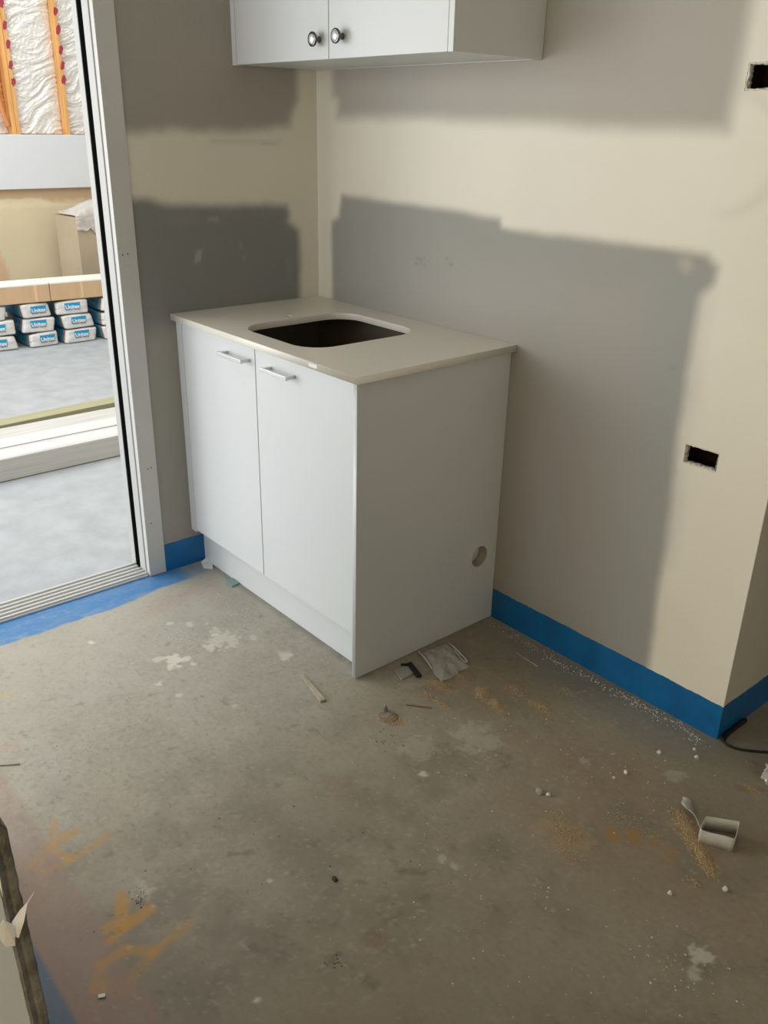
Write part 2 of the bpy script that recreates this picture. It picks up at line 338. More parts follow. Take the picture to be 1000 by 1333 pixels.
# back wall (y = 0) with its filler patches and two rough outlet cut-outs
H1 = (1.516, 1.600, .715, .760); H2 = (1.515, 1.603, 1.549, 1.597)
def back_layers(L, x, z):
    n1 = fbm(x, z, 7, 31); n2 = fbm(x, z, 22, 33); w = .016*(n1-.5)+.003*(n2-.5)
    L.add((.62, .60, .52), .35*sm(x-.09, .05))
    g1 = (.42, .385, .335)
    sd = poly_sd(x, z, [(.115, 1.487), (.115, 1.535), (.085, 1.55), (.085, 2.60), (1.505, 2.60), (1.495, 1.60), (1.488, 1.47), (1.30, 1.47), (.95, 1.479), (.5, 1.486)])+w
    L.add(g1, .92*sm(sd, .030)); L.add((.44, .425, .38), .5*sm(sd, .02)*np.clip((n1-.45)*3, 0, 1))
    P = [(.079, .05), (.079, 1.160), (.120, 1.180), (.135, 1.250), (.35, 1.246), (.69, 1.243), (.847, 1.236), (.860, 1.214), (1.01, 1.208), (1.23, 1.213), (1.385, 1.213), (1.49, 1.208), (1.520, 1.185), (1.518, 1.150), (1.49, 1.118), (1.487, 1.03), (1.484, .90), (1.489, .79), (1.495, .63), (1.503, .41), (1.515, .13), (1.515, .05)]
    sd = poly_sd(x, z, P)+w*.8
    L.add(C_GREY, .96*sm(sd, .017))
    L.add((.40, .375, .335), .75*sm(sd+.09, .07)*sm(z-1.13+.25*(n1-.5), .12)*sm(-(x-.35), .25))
    L.add((.35, .355, .335), .5*sm(poly_sd(x, z, [(1.33, .05), (1.33, 1.16), (1.5, 1.16), (1.5, .05)])+.06*(n1-.5), .05))
    L.add((.56, .53, .45), .45*sm(np.abs(sd)-.004+.02*(n2-.5), .014)*sm(-(x-1.40), .04))
    L.add((.60, .56, .46), .5*sm(np.hypot((x-1.44)/.02, (z-1.18)/.02)-1+1.2*(n2-.5), .6))
    for p, q in (((1.43, .935), (1.452, .938)), ((1.42, .86), (1.43, .868))): L.add((.25, .25, .23), .4*sm(seg(x, z, p, q)-.001, .003))
    L.add((.63, .585, .47), .4*sm(np.abs(np.hypot((x-1.50), (z-1.42))-.12)-.01, .02)*sm(-(x-1.5), .05))
    # faint pencil figures: 290 and 45
    pc = (.20, .20, .18)
    def st(pts, ox, oz, s=.020, al=.55):
        for a, b in zip(pts, pts[1:]): L.add(pc, al*sm(seg(x, z, (ox+a[0]*s, oz+a[1]*s), (ox+b[0]*s, oz+b[1]*s))-.0009, .0022))
    st([(0, .8), (.3, 1), (.5, .7), (0, 0), (.55, 0)], .508, 1.072); st([(.5, .7), (.2, .5), (.1, .8), (.4, 1), (.5, .7), (.4, 0)], .524, 1.073); st([(.3, 0), (0, .5), (.3, 1), (.6, .5), (.3, 0)], .542, 1.074)
    st([(.3, 1), (0, .35), (.6, .35)], .640, 1.085); st([(.45, .6), (.45, 0)], .640, 1.085); st([(.6, 1), (.1, 1), (.05, .6), (.5, .5), (.45, .05), (0, 0)], .660, 1.087)

def lines(lo, hi, step, snaps):
    a = list(np.arange(lo, hi, step)) + [hi]
    for s in snaps:
        a = [q for q in a if abs(q-s) > step*.45] + [s]
    return np.array(sorted(a))
us = lines(0, 1.74, .0075, [H1[0], H1[1], H2[0], H2[1], .085, 0.0, 1.74]); vs = lines(0, 2.6, .0075, [H1[2], H1[3], H2[2], H2[3], 0.0, 2.6])
def inhole(u, v, e=0): return ((u > H1[0]-e) & (u < H1[1]+e) & (v > H1[2]-e) & (v < H1[3]+e)) | ((u > H2[0]-e) & (u < H2[1]+e) & (v > H2[2]-e) & (v < H2[3]+e))
def ragx(u, v): return np.where(inhole(u, v, 1e-5), .007*(vnoise(u, v, 70, 77)-.5), 0)
wb = struct(grid_mesh('wall_back', us, vs, lambda u, v: np.stack([u+ragx(u, v), 0*u, v+1.1*ragx(u+3, v)*inhole(u, v, 1e-5)], 1), back_layers, M_wall, skip=lambda u, v: inhole(u, v)))
for (a, b, c, d) in (H1, H2):
    bm = bmesh.new()            # broken gypsum rim of the cut-out
    N_ = 44; ring0 = []; ring1 = []
    per = []
    for k in range(N_):
        t = k/N_*4; s_, f = int(t), t-int(t)
        per.append([(a+(b-a)*f, c), (b, c+(d-c)*f), (b-(b-a)*f, d), (a, d-(d-c)*f)][s_])
    r = random.Random(int(a*1000+c*77))
    for (px, pz) in per:
        cx, cz = (a+b)/2, (c+d)/2; k0 = 1.10+.02*r.random(); k1 = .90+.09*r.random()
        ring0.append((cx+(px-cx)*(1.03+.05*r.random()), -.0012, cz+(pz-cz)*(1.05+.10*r.random()))); ring1.append((cx+(px-cx)*(.93+.07*r.random()), .003+.004*r.random(), cz+(pz-cz)*(.84+.13*r.random())))
    ring2 = [(cx+(p[0]-cx)*(1.0+.04*r.random()), .016, cz+(p[2]-cz)*1.03) for p in ring1]
    R_ = [[bm.verts.new(p) for p in q] for q in (ring0, ring1, ring2)]
    for A, B in zip(R_, R_[1:]):
        for k in range(N_): bm.faces.new((A[k], A[(k+1) % N_], B[(k+1) % N_], B[k]))
    obj('cutout_rim', bm, M_torn, wb)
    bm = bmesh.new()
    vs8 = box(bm, a-.015, b+.015, .016, .095, c-.02, d+.02)
    for f in [f for f in bm.faces if abs(f.calc_center_median().y-.016) < 1e-4]: bmesh.ops.delete(bm, geom=[f], context='FACES_ONLY')
    obj('cutout_cavity', bm, M_cavity, wb)
# return wall at the outer corner (faces +x)
wr = struct(bx('wall_return', M_wallplain, None, 1.727, 1.74, .0005, 3.2, 0, 2.6))
bm = bmesh.new(); tube(bm, [(1.7408, -.0008, .103), (1.7408, -.0008, 2.6)], .0016, 6); obj('corner_bead', bm, mat('corner_bead_white', (.74, .70, .60), .6), wb)

# left wall (x = 0) with the sliding-door opening
def left_layers(L, y, z):
    n1 = fbm(y, z, 8, 41); n2 = fbm(y, z, 24, 43); w = .022*(n1-.5)+.003*(n2-.5)
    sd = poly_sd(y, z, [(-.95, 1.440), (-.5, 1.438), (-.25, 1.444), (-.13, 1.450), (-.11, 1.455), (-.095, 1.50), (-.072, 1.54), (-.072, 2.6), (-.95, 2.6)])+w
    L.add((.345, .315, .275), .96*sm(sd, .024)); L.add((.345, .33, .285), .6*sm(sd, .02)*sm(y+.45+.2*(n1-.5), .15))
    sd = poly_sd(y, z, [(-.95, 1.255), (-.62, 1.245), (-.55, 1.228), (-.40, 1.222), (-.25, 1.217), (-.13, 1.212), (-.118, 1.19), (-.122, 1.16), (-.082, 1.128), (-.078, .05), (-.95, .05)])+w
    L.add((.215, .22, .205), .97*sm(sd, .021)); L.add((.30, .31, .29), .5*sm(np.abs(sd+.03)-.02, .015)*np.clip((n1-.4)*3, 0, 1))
    L.add((.36, .335, .285), .85*sm(z-.86+.03*(n1-.5), .05))
    L.add((.33, .30, .25), .6*sm(seg(y, z, (-.215, 1.403), (-.165, 1.405))-.001, .004)); L.add((.45, .41, .33), .4*sm(seg(y, z, (-.40, 1.409), (-.15, 1.408))-.004, .008))
    L.add((.47, .47, .44), .55*sm(poly_sd(y, z, [(-.488, 1.048), (-.463, 1.052), (-.458, 1.088), (-.478, 1.086)])+.01*(n2-.5), .004))
    L.add((.45, .45, .42), .40*sm(poly_sd(y, z, [(-.43, 1.176), (-.39, 1.172), (-.395, 1.188), (-.425, 1.186)]), .006))
    for a, b in (((-.318, 1.11), (-.312, 1.075)), ((-.306, 1.10), (-.303, 1.065)), ((-.312, 1.06), (-.30, 1.05))): L.add((.50, .50, .46), .45*sm(seg(y, z, a, b)-.001, .003))
ys = np.arange(-.6825, .0001, .0075); zs = np.arange(0, 2.601, .0075); ys[-1] = 0.0
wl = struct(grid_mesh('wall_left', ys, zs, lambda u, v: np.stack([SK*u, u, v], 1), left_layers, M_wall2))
bx('wall_core', M_wallplain, wl, -.150, -.0015, -.680, 3.2, -.1, 2.6, skew=SK)
bx('wall_header', M_wallplain, wl, -.150, 0, -3.3, -.682, 2.12, 2.6, skew=SK)
bx('wall_pier', M_wallplain, wl, -.150, 0, -3.6, -3.3, 0.001, 2.6, skew=SK)

# unseen shell that closes the room
struct(bx('wall_front', M_wallplain, None, -.2, 4.3, -3.72, -3.6, 0, 2.6))
struct(bx('wall_right', M_wallplain, None, 4.3, 4.42, -3.72, 3.2, 0, 2.6))
struct(bx('wall_hall_end', M_wallplain, None, -.15, 4.42, 3.2, 3.3, 0, 2.6))
struct(bx('ceiling', M_ceil, None, -.2, 4.42, -3.72, 3.3, 2.6, 2.7))

# blue membrane turned up the walls, hand-brushed upper edge
def skirt(name, pts, nrm, h, seed, t=.0016):
    """pts: floor line (two ends); nrm: towards the room"""
    bm = bmesh.new(); a, b = Vector(pts[0]), Vector(pts[1]); n = Vector(nrm); K = max(8, int((b-a).length/.006)); r = random.Random(seed)
    rows = []
    for k in range(K+1):
        p = a.lerp(b, k/K); hh = h + .003*(noise.noise(Vector((k*.09, seed, 0)))) + .0018*noise.noise(Vector((k*.5, seed, 3)))
        rows.append([bm.verts.new(q) for q in (p+n*t, p+n*t+Vector((0, 0, hh)), p+Vector((0, 0, hh+.0006)), p)])
    for A, B in zip(rows, rows[1:]):
        for k in range(3): bm.faces.new((A[k], B[k], B[k+1], A[k+1]))
    return struct(obj(name, bm, M_blue))
skirt('baseboard_back', ((.9295, 0, 0), (1.7415, 0, 0)), (0, -1, 0), .102, 3)
skirt('baseboard_return', ((1.740, -.0016, 0), (1.740, 3.1, 0)), (1, 0, 0), .102, 5)
skirt('baseboard_left', ((SK*-.680, -.680, 0), (SK*-.49, -.49, 0)), (1, 0, 0), .104, 9)

# door frame
dr = struct(empty('door_1', (0, -.742, 0)))
def dpart(name, m, *a, bev=.0008):
    a = list(a); a[2] += .742; a[3] += .742
    return bx(name, m, dr, *a, bev=bev)
YF = -.742
dpart('jamb_face', M_alu_frame, -.030, -.0065, YF, -.680, 0.001, 2.12)
dpart('jamb_inner', M_alu, -.041, -.0305, YF-.0035, -.690, 0.004, 2.12)
dpart('jamb_groove', M_seal, -.0445, -.0415, YF+.004, -.690, 0.004, 2.12)
dpart('jamb_channel', M_alu, -.078, -.045, YF-.001, -.690, 0.004, 2.12)
dpart('brush_seal', M_seal, -.113, -.0785, YF+.0005, -.690, 0.004, 2.12)
dpart('outer_stile', M_alu, -.148, -.1135, YF-.001, -.690, 0.004, 2.12)
dpart('head', M_alu_frame, -.148, -.0065, -3.3, YF, 2.06, 2.119)
dpart('jamb_far', M_alu_frame, -.148, -.0065, -3.3, -3.24, 0.001, 2.06)
sill = dpart('sill', M_sill, -.135, -.012, -3.24, YF-.004, 0.0005, .007)
for k in range(5):
    o = bx('sill_rib', M_sill, sill, -.122+k*.0235, -.113+k*.0235, -3.24+.742, YF-.004+.742, .007, .013, bev=.001)
for z_, y_ in ((.40, -.700), (.397, -.712), (.20, -.720), (1.092, -.727), (1.094, -.710)):
    bm = bmesh.new(); lathe(bm, [(0, .0022), (.0006, .0018)], (-.0065, y_+.742, z_), 'x', 10); obj('screw', bm, M_seal, dr)

# ------------------------------------------------------------------ GARAGE BEYOND THE OPENING
XW = -4.5
def outer_layers(L, y, z):
    n1 = fbm(y, z, 6, 51); n2 = fbm(y, z, 25, 53)
    L.add((.50, .34, .20), .9*sm(-(z-(.905-.05*sm(-(y-.75), .1)))+.035*(n2-.5), .010))
    L.add((.46, .36, .28), .6*sm(np.abs(z-.925)-.004+.02*(n2-.5), .008)*sm(y-.8, .1))
    L.add((.80, .70, .48), .5*sm(np.abs(z-.86)-.02+.05*(n2-.5), .02))
    L.add((.66, .40, .25), .75*sm(poly_sd(y, z, [(-.6, -.1), (-.6, .62), (.28, .62), (.345, .52), (.395, .30), (.42, -.1)])+.02*(n1-.5), .018))
wo = struct(grid_mesh('wall_garage', np.arange(-.6, 2.001, .02), np.arange(0, .971, .01), lambda u, v: np.stack([0*u+XW, u, v], 1), outer_layers, M_outer))
bx('board_lining', M_wallplain, wo, XW-.1, XW-.0015, -4.4, 3.2, 0, .965)
bx('upper_lining', M_wallplain, wo, XW-.15, XW-.13, -4.4, 3.2, .9, 3.5)
# two narrow studs, a pair and a single, with red paint marks
def stud(y0, y1, dots, x0=XW-.088, x1=XW):
    s_ = bx('stud', M_stud, wo, x0, x1, y0, y1, 1.33, 3.4, bev=.002)
    for (yy, zz) in dots:
        bm = bmesh.new(); r_ = random.Random(int(zz*1000)); pts = []
        for k in range(12):
            t = 2*math.pi*k/12; rr = 1.25+.6*(r_.random()-.5)
            pts.append((x1+.0012, yy+.013*rr*math.cos(t)+.006*math.sin(t), zz+.024*rr*math.sin(t)))
        f = bm.faces.new([bm.verts.new(p) for p in pts]); e = bmesh.ops.extrude_face_region(bm, geom=[f])
        for v in e['geom']:
            if isinstance(v, bmesh.types.BMVert): v.co.x -= .0011
        obj('paint_mark', bm, M_redpaint, s_)
stud(0.563, 0.592, [])
stud(0.594, 0.622, [(0.611, 2.055), (0.618, 1.936), (0.615, 1.803), (0.618, 1.697), (0.61, 2.188)])
stud(0.97, 0.997, [(0.99, 2.168), (0.994, 2.05), (0.997, 1.923), (0.996, 1.82), (0.993, 1.722)])
stud(-.05, -.012, []); stud(1.45, 1.488, [])
bx('bottom_plate', M_stud, wo, XW-.088, XW-.001, -4.4, 3.2, .966, 1.33)
# crinkled silver sarking between the studs, one sheet a bay
def foil(y0, y1, seed, z1=2.75, zlo=1.352, m=None):
    ny, nz = 40, 200; bm = bmesh.new(); g = []
    for i in range(ny+1):
        row = []
        for j in range(nz+1):
            y = y0+(y1-y0)*i/ny; z = zlo+(z1-zlo)*j/nz
            p = Vector((y*3.0+z*.7, z*15-y*6+1.2*noise.noise(Vector((y*5, z*5, seed))), seed)); d = -.016*abs(noise.noise(p))-.010*abs(noise.noise(p*2.1))-.006*abs(noise.noise(Vector((y*30-z*12, z*44+y*14, seed))))
            e = min(i, ny-i)/ny*2
            d += -.03*(1-e)**4 +.010
            row.append(bm.verts.new((XW-.060+d, y, z)))
        g.append(row)
    for i in range(ny):
        for j in range(nz): bm.faces.new((g[i][j], g[i+1][j], g[i+1][j+1], g[i][j+1]))
    return obj('foil_sheet', bm, m or M_foil, wo, smooth=False)
foil(-.012, 0.562, 7, zlo=1.352, z1=1.49)
foil(-.012, 0.562, 3, zlo=1.49, m=M_stud)
foil(0.623, 0.969, 1)
foil(0.998, 1.449, 2)
bm = bmesh.new(); tube(bm, spline([(XW-.02, .56, 2.25), (XW-.02, .50, 1.95), (XW-.02, .495, 1.72), (XW-.02, .515, 1.52), (XW-.02, .545, 1.40)], 8), .018, 10)
tag(obj('conduit', bm, M_conduit, None, True), 'orange flexible conduit hanging beside the pair of pine studs in the garage', 'conduit')
# white board fixed across the wall
wh = tag(bx('white_board', M_sheetw, None, XW+.001, XW+.030, -.6, 2.2, .972, 1.349, bev=.003), 'long smooth white board fixed flat across the garage wall below the studs', 'board')

# rest of the garage shell
struct(bx('wall_garage_side', M_wallplain, None, -4.6, -.15, 3.2, 3.3, 0, 3.5))
struct(bx('ceiling_garage', M_ceil, None, -4.75, -.15, -4.4, 3.3, 3.5, 3.6))

# plastic-wrapped carton standing by the garage wall
wc = empty('wrapped_carton', (-4.18, .86, 0), .10)
tag(wc, 'large brown carton shrouded in cloudy plastic film standing behind the cement bags', 'carton')
bm = bmesh.new(); vv = box(bm, -.16, .16, -.115, .40, 0, .80)
obj('carton_body', bm, M_wrapbox, wc)
bx('carton_flap', M_card, wc, .161, .166, .06, .40, .0, .72)
bm = bmesh.new(); n_ = 26; g = []
for i in range(n_+1):
    row = []
    for j in range(n_+1):
        u, v = i/n_, j/n_; y = -.125+.54*u
        if v < .3: x, z = -.165+.33*v/.3, .81+.10*math.sin(math.pi*min(1, u*1.3))*math.sin(math.pi*(v/.3)*.6)
        else: x, z = .17, .81-(v-.3)/.7*(.10+.10*abs(noise.noise(Vector((u*5, 2, 0)))))
        d = .02*noise.noise(Vector((u*7, v*7, 4)))+.012*noise.noise(Vector((u*17, v*17, 4)))
        row.append(bm.verts.new((x+abs(d)+.002, y, z+abs(d)+.002)))
    g.append(row)
for i in range(n_):
    for j in range(n_): bm.faces.new((g[i][j], g[i+1][j], g[i+1][j+1], g[i][j+1]))
obj('plastic_film', bm, M_film, wc, True)

# cement bags, three high, blocks towards the opening
def sack_mesh(seed):
    bm = bmesh.new(); nx, ny, nz = 22, 12, 6
    bmesh.ops.create_cube(bm, size=2); bmesh.ops.subdivide_edges(bm, edges=bm.edges[:], cuts=13, use_grid_fill=True)
    for v in bm.verts:
        p = v.co.copy(); l8 = (abs(p.x)**24+abs(p.y)**20+abs(p.z)**20)**(1/20); p = p/l8*max(abs(p.x), abs(p.y), abs(p.z))
        q = Vector((p.x*.21-.21, p.y*.115, p.z*.049+.049)); fr = (p.x+1)/2
        bul = 1+.09*math.cos(p.x*1.4)*(1-abs(p.z)*.3)
        q.y *= bul*.97; q.y += .010*p.z*math.sin(seed*2.1+1)*(p.x > .2); q.z += .006*p.y*math.sin(seed*1.7)*(p.x > .2)*(1 if p.z > 0 else 0)
        if fr < .93:
            q.z += .004*noise.noise(Vector((q.x*14, q.y*14, seed)))*(1 if p.z > 0 else .2)
        q.z = max(0, q.z-.006*(p.z > 0)*abs(p.y)**3-.0*fr)
        q.x += .004*noise.noise(Vector((q.y*20, q.z*40, seed+5)))*(p.x > .9)
        v.co = q
    for f in bm.faces:
        c = f.calc_center_median(); f.material_index = 0 if c.x > -.022 else (2 if c.x > -.052 else 1)
    bmesh.ops.recalc_face_normals(bm, faces=bm.faces)
    me = bpy.data.meshes.new('sack'); bm.to_mesh(me); bm.free()
    for p in me.polygons: p.use_smooth = True
    for k in (M_bagw, M_bagb, M_bagbr): me.materials.append(k)
    return me
def text_mesh(s, size, ext, m):
    cu = bpy.data.curves.new('tmp', 'FONT'); cu.body = s; cu.size = size; cu.extrude = ext; cu.align_x = 'CENTER'; cu.resolution_u = 2; cu.offset = size*.03
    o = bpy.data.objects.new('tmp', cu); COL.objects.link(o)
    me = bpy.data.meshes.new_from_object(o.evaluated_get(bpy.context.evaluated_depsgraph_get())); bpy.data.objects.remove(o); bpy.data.curves.remove(cu)
    me.transform(Matrix(((0, 0, 1, 0), (1, 0, 0, 0), (0, 1, 0, 0), (0, 0, 0, 1)))); me.materials.clear(); me.materials.append(m); return me
sacks = [sack_mesh(k) for k in range(3)]
bm = bmesh.new(); box(bm, .0, .0012, -.0535, .0535, -.021, .021); lab_me = bpy.data.meshes.new('label'); bm.to_mesh(lab_me); bm.free(); lab_me.materials.append(M_lab)
let_me = text_mesh('Unitex', .036, .0003, M_letter)
bm = bmesh.new(); r_ = random.Random(2); yy = -.050
while yy < .048:
    wd = .004+.004*r_.random()
    if not (-.006 < yy < .002): box(bm, 0, .0008, yy, yy+wd, 0, .0055+.001*r_.random())
    yy += wd+.0018
prt_me = bpy.data.meshes.new('small_print'); bm.to_mesh(prt_me); bm.free(); prt_me.materials.append(M_print)
BAGDIR = .09
def bag(yc, w, z, rz, roll, seed, label, off=0.0, lab=(0, 0)):
    fx = -3.60+BAGDIR*yc+off
    t = empty('cement_bag', (fx, yc, z), rz-BAGDIR*.6); t.rotation_euler.x = roll
    tag(t, label, 'bag', 'cement bags stacked in the garage')
    b = link('sack', sacks[seed % 3], None, t); b.scale = (1, w/.24, .965)
    l = link('label', lab_me, None, t); l.location = (.0025, lab[0], .056+lab[1])
    x = link('lettering', let_me, None, l); x.location = (.0016, 0, -.0185)
    x = link('small_print', prt_me, None, t); x.location = (.0028, lab[0], .0255+lab[1])
    return t
BG = [
 (-.075, .235, .203, .03, 0, 'white-ended cement bag at the left edge of the opening, top of its stack'),
 (-.035, .250, .1015, .00, 1, 'white-ended cement bag at the left edge of the opening, middle of its stack'),
 (-.040, .250, .000, -.02, 2, 'white-ended cement bag at the left edge of the opening, bottom of its stack'),
 (.235, .200, .203, .10, 2, 'cement bag with blue label, top of the second stack from the left'),
 (.238, .225, .1015, -.02, 0, 'sagging cement bag with blue label, middle of the second stack from the left'),
 (.262, .205, .000, .09, 1, 'cement bag with brown torn end strip, bottom of the second stack from the left'),
 (.478, .235, .203, -.03, 1, 'cement bag tilted under the carton, top of the third stack from the left'),
 (.512, .225, .1015, .07, 2, 'cement bag with blue side showing, middle of the third stack from the left'),
 (.520, .235, .000, .07, 0, 'cement bag with blue side showing, bottom of the third stack from the left'),
 (.800, .235, .203, .10, 0, 'cement bag part hidden by the door frame, top of the rightmost stack'),
 (.785, .225, .1015, .16, 1, 'cement bag part hidden by the door frame, middle of the rightmost stack'),
 (.790, .230, .000, .16, 2, 'cement bag part hidden by the door frame, bottom of the rightmost stack'),
]
for k, (yc, w, z, rz, sd_, lb) in enumerate(BG):
    bag(yc, w, z, rz, (.0, .01, 0, .0, -.012, .0, .0, .01, .0, .0, 0, 0)[k], sd_, lb, lab=((.0, 0), (.0, 0), (.0, 0), (.012, 0), (-.005, .006), (.02, 0), (.0, .002), (.0, .004), (.0, .006), (.0, 0), (0, 0), (0, 0))[k])

# long flat cartons lying on the bags
def carton(y0, y1, label, tapes, z=.306):
    t = empty('flat_carton', (-3.60, 0, z), -.085)
    tag(t, label, 'carton', 'flat cartons lying on the cement bags')
    bx('carton_body', M_card, t, -.20, .005, y0, y1, 0, .112, bev=.003)
    bx('carton_lid', M_cardtop, t, -.201, .006, y0+.001, y1-.001, .112, .126, bev=.003)
    for y in tapes: bx('tape', M_tape, t, -.19, .0062, y, y+.018, .004, .112)
carton(-.75, .338, 'long flat brown carton with pale top lying over the left cement bags', (.236,))
carton(.342, 1.3, 'long flat brown carton with pale top running behind the door frame', (.55,))

# timber lying across the garage floor
def timber(name, label, x0, x1, z1, m, rz=0.0, ctr=(-1.4, -.5), z0=0.0, y0=-1.9, y1=1.6, bev=.002):
    t = bx(name, m, None, x0-ctr[0], x1-ctr[0], y0-ctr[1], y1-ctr[1], 0, z1-z0, bev=bev); t.location = (ctr[0], ctr[1], z0); t.rotation_euler.z = rz
    tag(t, label, 'board', 'primed boards lying on the garage floor' if m is not M_treat else None)
    return t
timber('primed_board', 'grooved white primed board on edge, nearest the door opening', -1.240, -1.210, .101, M_primeg, bev=.003)
timber('primed_board', 'narrow bright white primed board second from the opening', -1.345, -1.248, .097, M_prime)
timber('primed_board', 'slim white primed board with grey edge, third from the opening', -1.384, -1.349, .090, M_primeg)
timber('primed_board', 'white primed board fourth from the opening beside a dark gap', -1.508, -1.388, .094, M_prime)
timber('primed_board', 'wide pale primed board next to the greenish beam', -1.680, -1.516, .088, M_primeg)
timber('timber_beam', 'greenish treated pine beam lying behind the white boards', -1.843, -1.742, .088, M_treat, rz=.058, ctr=(-1.79, -.35), y0=-1.6, y1=2.2)

# ------------------------------------------------------------------ BASE CABINET
WC = .9285; YD = -.568; ZB = .144; ZT = .876
cb = empty('base_cabinet', (0.0, -.30, 0))
tag(cb, 'white two-door base cabinet with metal bar handles standing in the corner', 'cabinet')
def cpart(name, m, *a, bev=0.0, skew=0.0, parent=None):
    bm = bmesh.new(); box(bm, *a, bev=bev, skew=skew); bmesh.ops.translate(bm, verts=bm.verts, vec=(0, .30, 0)); return obj(name, bm, m, parent or cb)
# end panel with a round pipe hole, in the yz plane
hy, hz = -.078, .243
MY = Matrix(((0, 0, 1, WC-.008), (1, 0, 0, .30), (0, 1, 0, 0), (0, 0, 0, 1)))
slab('end_panel', [(-.5705, .001), (-.001, .001), (-.001, .879), (-.5705, .879)], [circ(hy, hz, .036, 40)], .016, M_white, cb, .0008, MY)
ring = slab('hole_collar', circ(hy, hz, .043, 40), [circ(hy, hz, .0345, 40)], .003, M_white, cb, .0008, Matrix.Translation((.0090, 0, 0)) @ MY)
bm = bmesh.new()
for r0, r1, xa, xb in ((.0345, .0335, WC-.001, WC-.030),):
    n_ = 40; A = [bm.verts.new((xa, .30+hy+r0*math.cos(2*math.pi*k/n_), hz+r0*math.sin(2*math.pi*k/n_))) for k in range(n_)]
    B = [bm.verts.new((xb, .30+hy+r1*math.cos(2*math.pi*k/n_), hz+r1*math.sin(2*math.pi*k/n_))) for k in range(n_)]
    for k in range(n_): bm.faces.new((A[k], A[(k+1) % n_], B[(k+1) % n_], B[k]))
obj('hole_sleeve', bm, mat('sleeve_plastic', (.45, .42, .36), .5), cb, True)
bm = bmesh.new(); tube(bm, [(WC-.028, .30+hy-.01, hz-.030), (WC-.028, .30+hy+.004, hz), (WC-.028, .30+hy-.004, hz+.030)], .004, 8); obj('pipe_tail', bm, M_whitedge, cb, True)
cpart('inner_side', M_whitedge, WC-.050, WC-.034, -.545, -.001, ZB, .878)
cpart('side_panel', M_inside, .004, .020, -.545, -.001, ZB, .878)
cpart('bottom_panel', M_inside, .021, WC-.051, -.545, -.017, ZB+.004, ZB+.020)
cpart('back_panel', M_inside, .021, WC-.051, -.016, -.002, ZB, .878)
cpart('front_rail', M_inside, .021, WC-.051, -.545, -.530, .80, .878)
cpart('filler_strip', M_white, SK*-.56+.0005, .0265, YD, -.546, ZB-.009, ZT, bev=.0006)
cpart('kickboard', M_white, -.0055, WC-.0165, -.524, -.508, .0012, ZB+.002)
def bardoor(x0, x1, hx0, hx1, lab):
    d = cpart('door', M_white, x0, x1, YD, -.5505, ZB, ZT, bev=.0009)
    h = cpart('handle', M_handle, hx0, hx1, YD-.034, YD-.026, .829, .840, bev=.0012, parent=d)
    for hx in (hx0+.003, hx1-.013): cpart('handle_post', M_handle, hx, hx+.010, YD-.0265, YD+.0005, .8295, .8395, bev=.0008, parent=h)
    return d
bardoor(.0290, .4560, .298, .434, None)
bardoor(.4595, WC-.0175, .531, .661, None)
# door-gap shadow line strip behind the meeting edges
cpart('gap_strip', M_dark, .452, .464, -.5500, -.5465, ZB+.01, ZT-.01)

# benchtop with sink cut-out and tap hole
bt = empty('benchtop', (.47, -.29, .88))
tag(bt, 'pale stone benchtop with an empty rounded sink cut-out and tap hole on the base cabinet', 'benchtop')
outer = [(SK*-.586+.0008, -.586), (.9467, -.586), (.9467, -.0008), (.0008, -.0008)]
tl = Matrix.Translation((-.47, .29, .010))
slab('stone_slab', outer, [rrect(.278, .657, -.515, -.100, .088, 12), circ(.236, -.295, .0125, 20)], .0199, M_stone, bt, .0006, tl)
# price-tag size stickers left on the front edge
bx('edge_sticker', M_paper, bt, .745-.47, .782-.47, -.5866+.29, -.5861+.29, .006, .016)

# ------------------------------------------------------------------ WALL CABINET
UZ = 1.623; UT = 2.36; UD = -.3137; UW = .9541
uc = empty('wall_cabinet', (0, -.15, UZ))
tag(uc, 'white two-door wall cabinet with round chrome knobs fixed above the benchtop', 'cabinet')
def upart(name, m, *a, bev=0.0, parent=None):
    bm = bmesh.new(); box(bm, *a, bev=bev); bmesh.ops.translate(bm, verts=bm.verts, vec=(0, .15, -UZ)); return obj(name, bm, m, parent or uc)
upart('end_panel', M_white, UW-.018, UW, UD-.0015, -.001, UZ, UT, bev=.0008)
upart('filler_strip', M_white, SK*UD+.0005, .0185, UD, -.294, UZ-.0005, UT, bev=.0006)
upart('bottom_panel', M_white, .0010, UW-.019, -.2955, -.019, UZ+.001, UZ+.017)
upart('back_rail', M_whitedge, .0010, UW-.019, -.0165, -.001, UZ-.0005, UZ+.030)
upart('back_panel', M_inside, .0010, UW-.019, -.016, -.002, UZ+.035, UT)
upart('top_panel', M_inside, .0010, UW-.019, -.2955, -.019, UT-.017, UT-.001)
def updoor(x0, x1, kx, kz):
    d = upart('door', M_white, x0, x1, UD, -.2965, UZ+.0005, UT, bev=.0009)
    bm = bmesh.new(); lathe(bm, [(0, .0085), (.0018, .0085), (.003, .0050), (.012, .0045), (.0150, .0085), (.0185, .0165), (.0215, .0182), (.0250, .0182), (.0268, .0160), (.0262, .0128)], (kx, UD+.15, kz-UZ), 'y', 32)
    k = obj('knob', bm, M_chrome, d, True)
    bm = bmesh.new(); lathe(bm, [(.0255, .0130), (.0265, .0128), (.0285, .0095), (.0295, .0050), (.0298, .001)], (kx, UD+.15, kz-UZ), 'y', 24)
    obj('knob_face', bm, M_knobface, k, True)
updoor(.0205, .4795, .440, 1.671); updoor(.4825, UW-.0205, .541, 1.674)

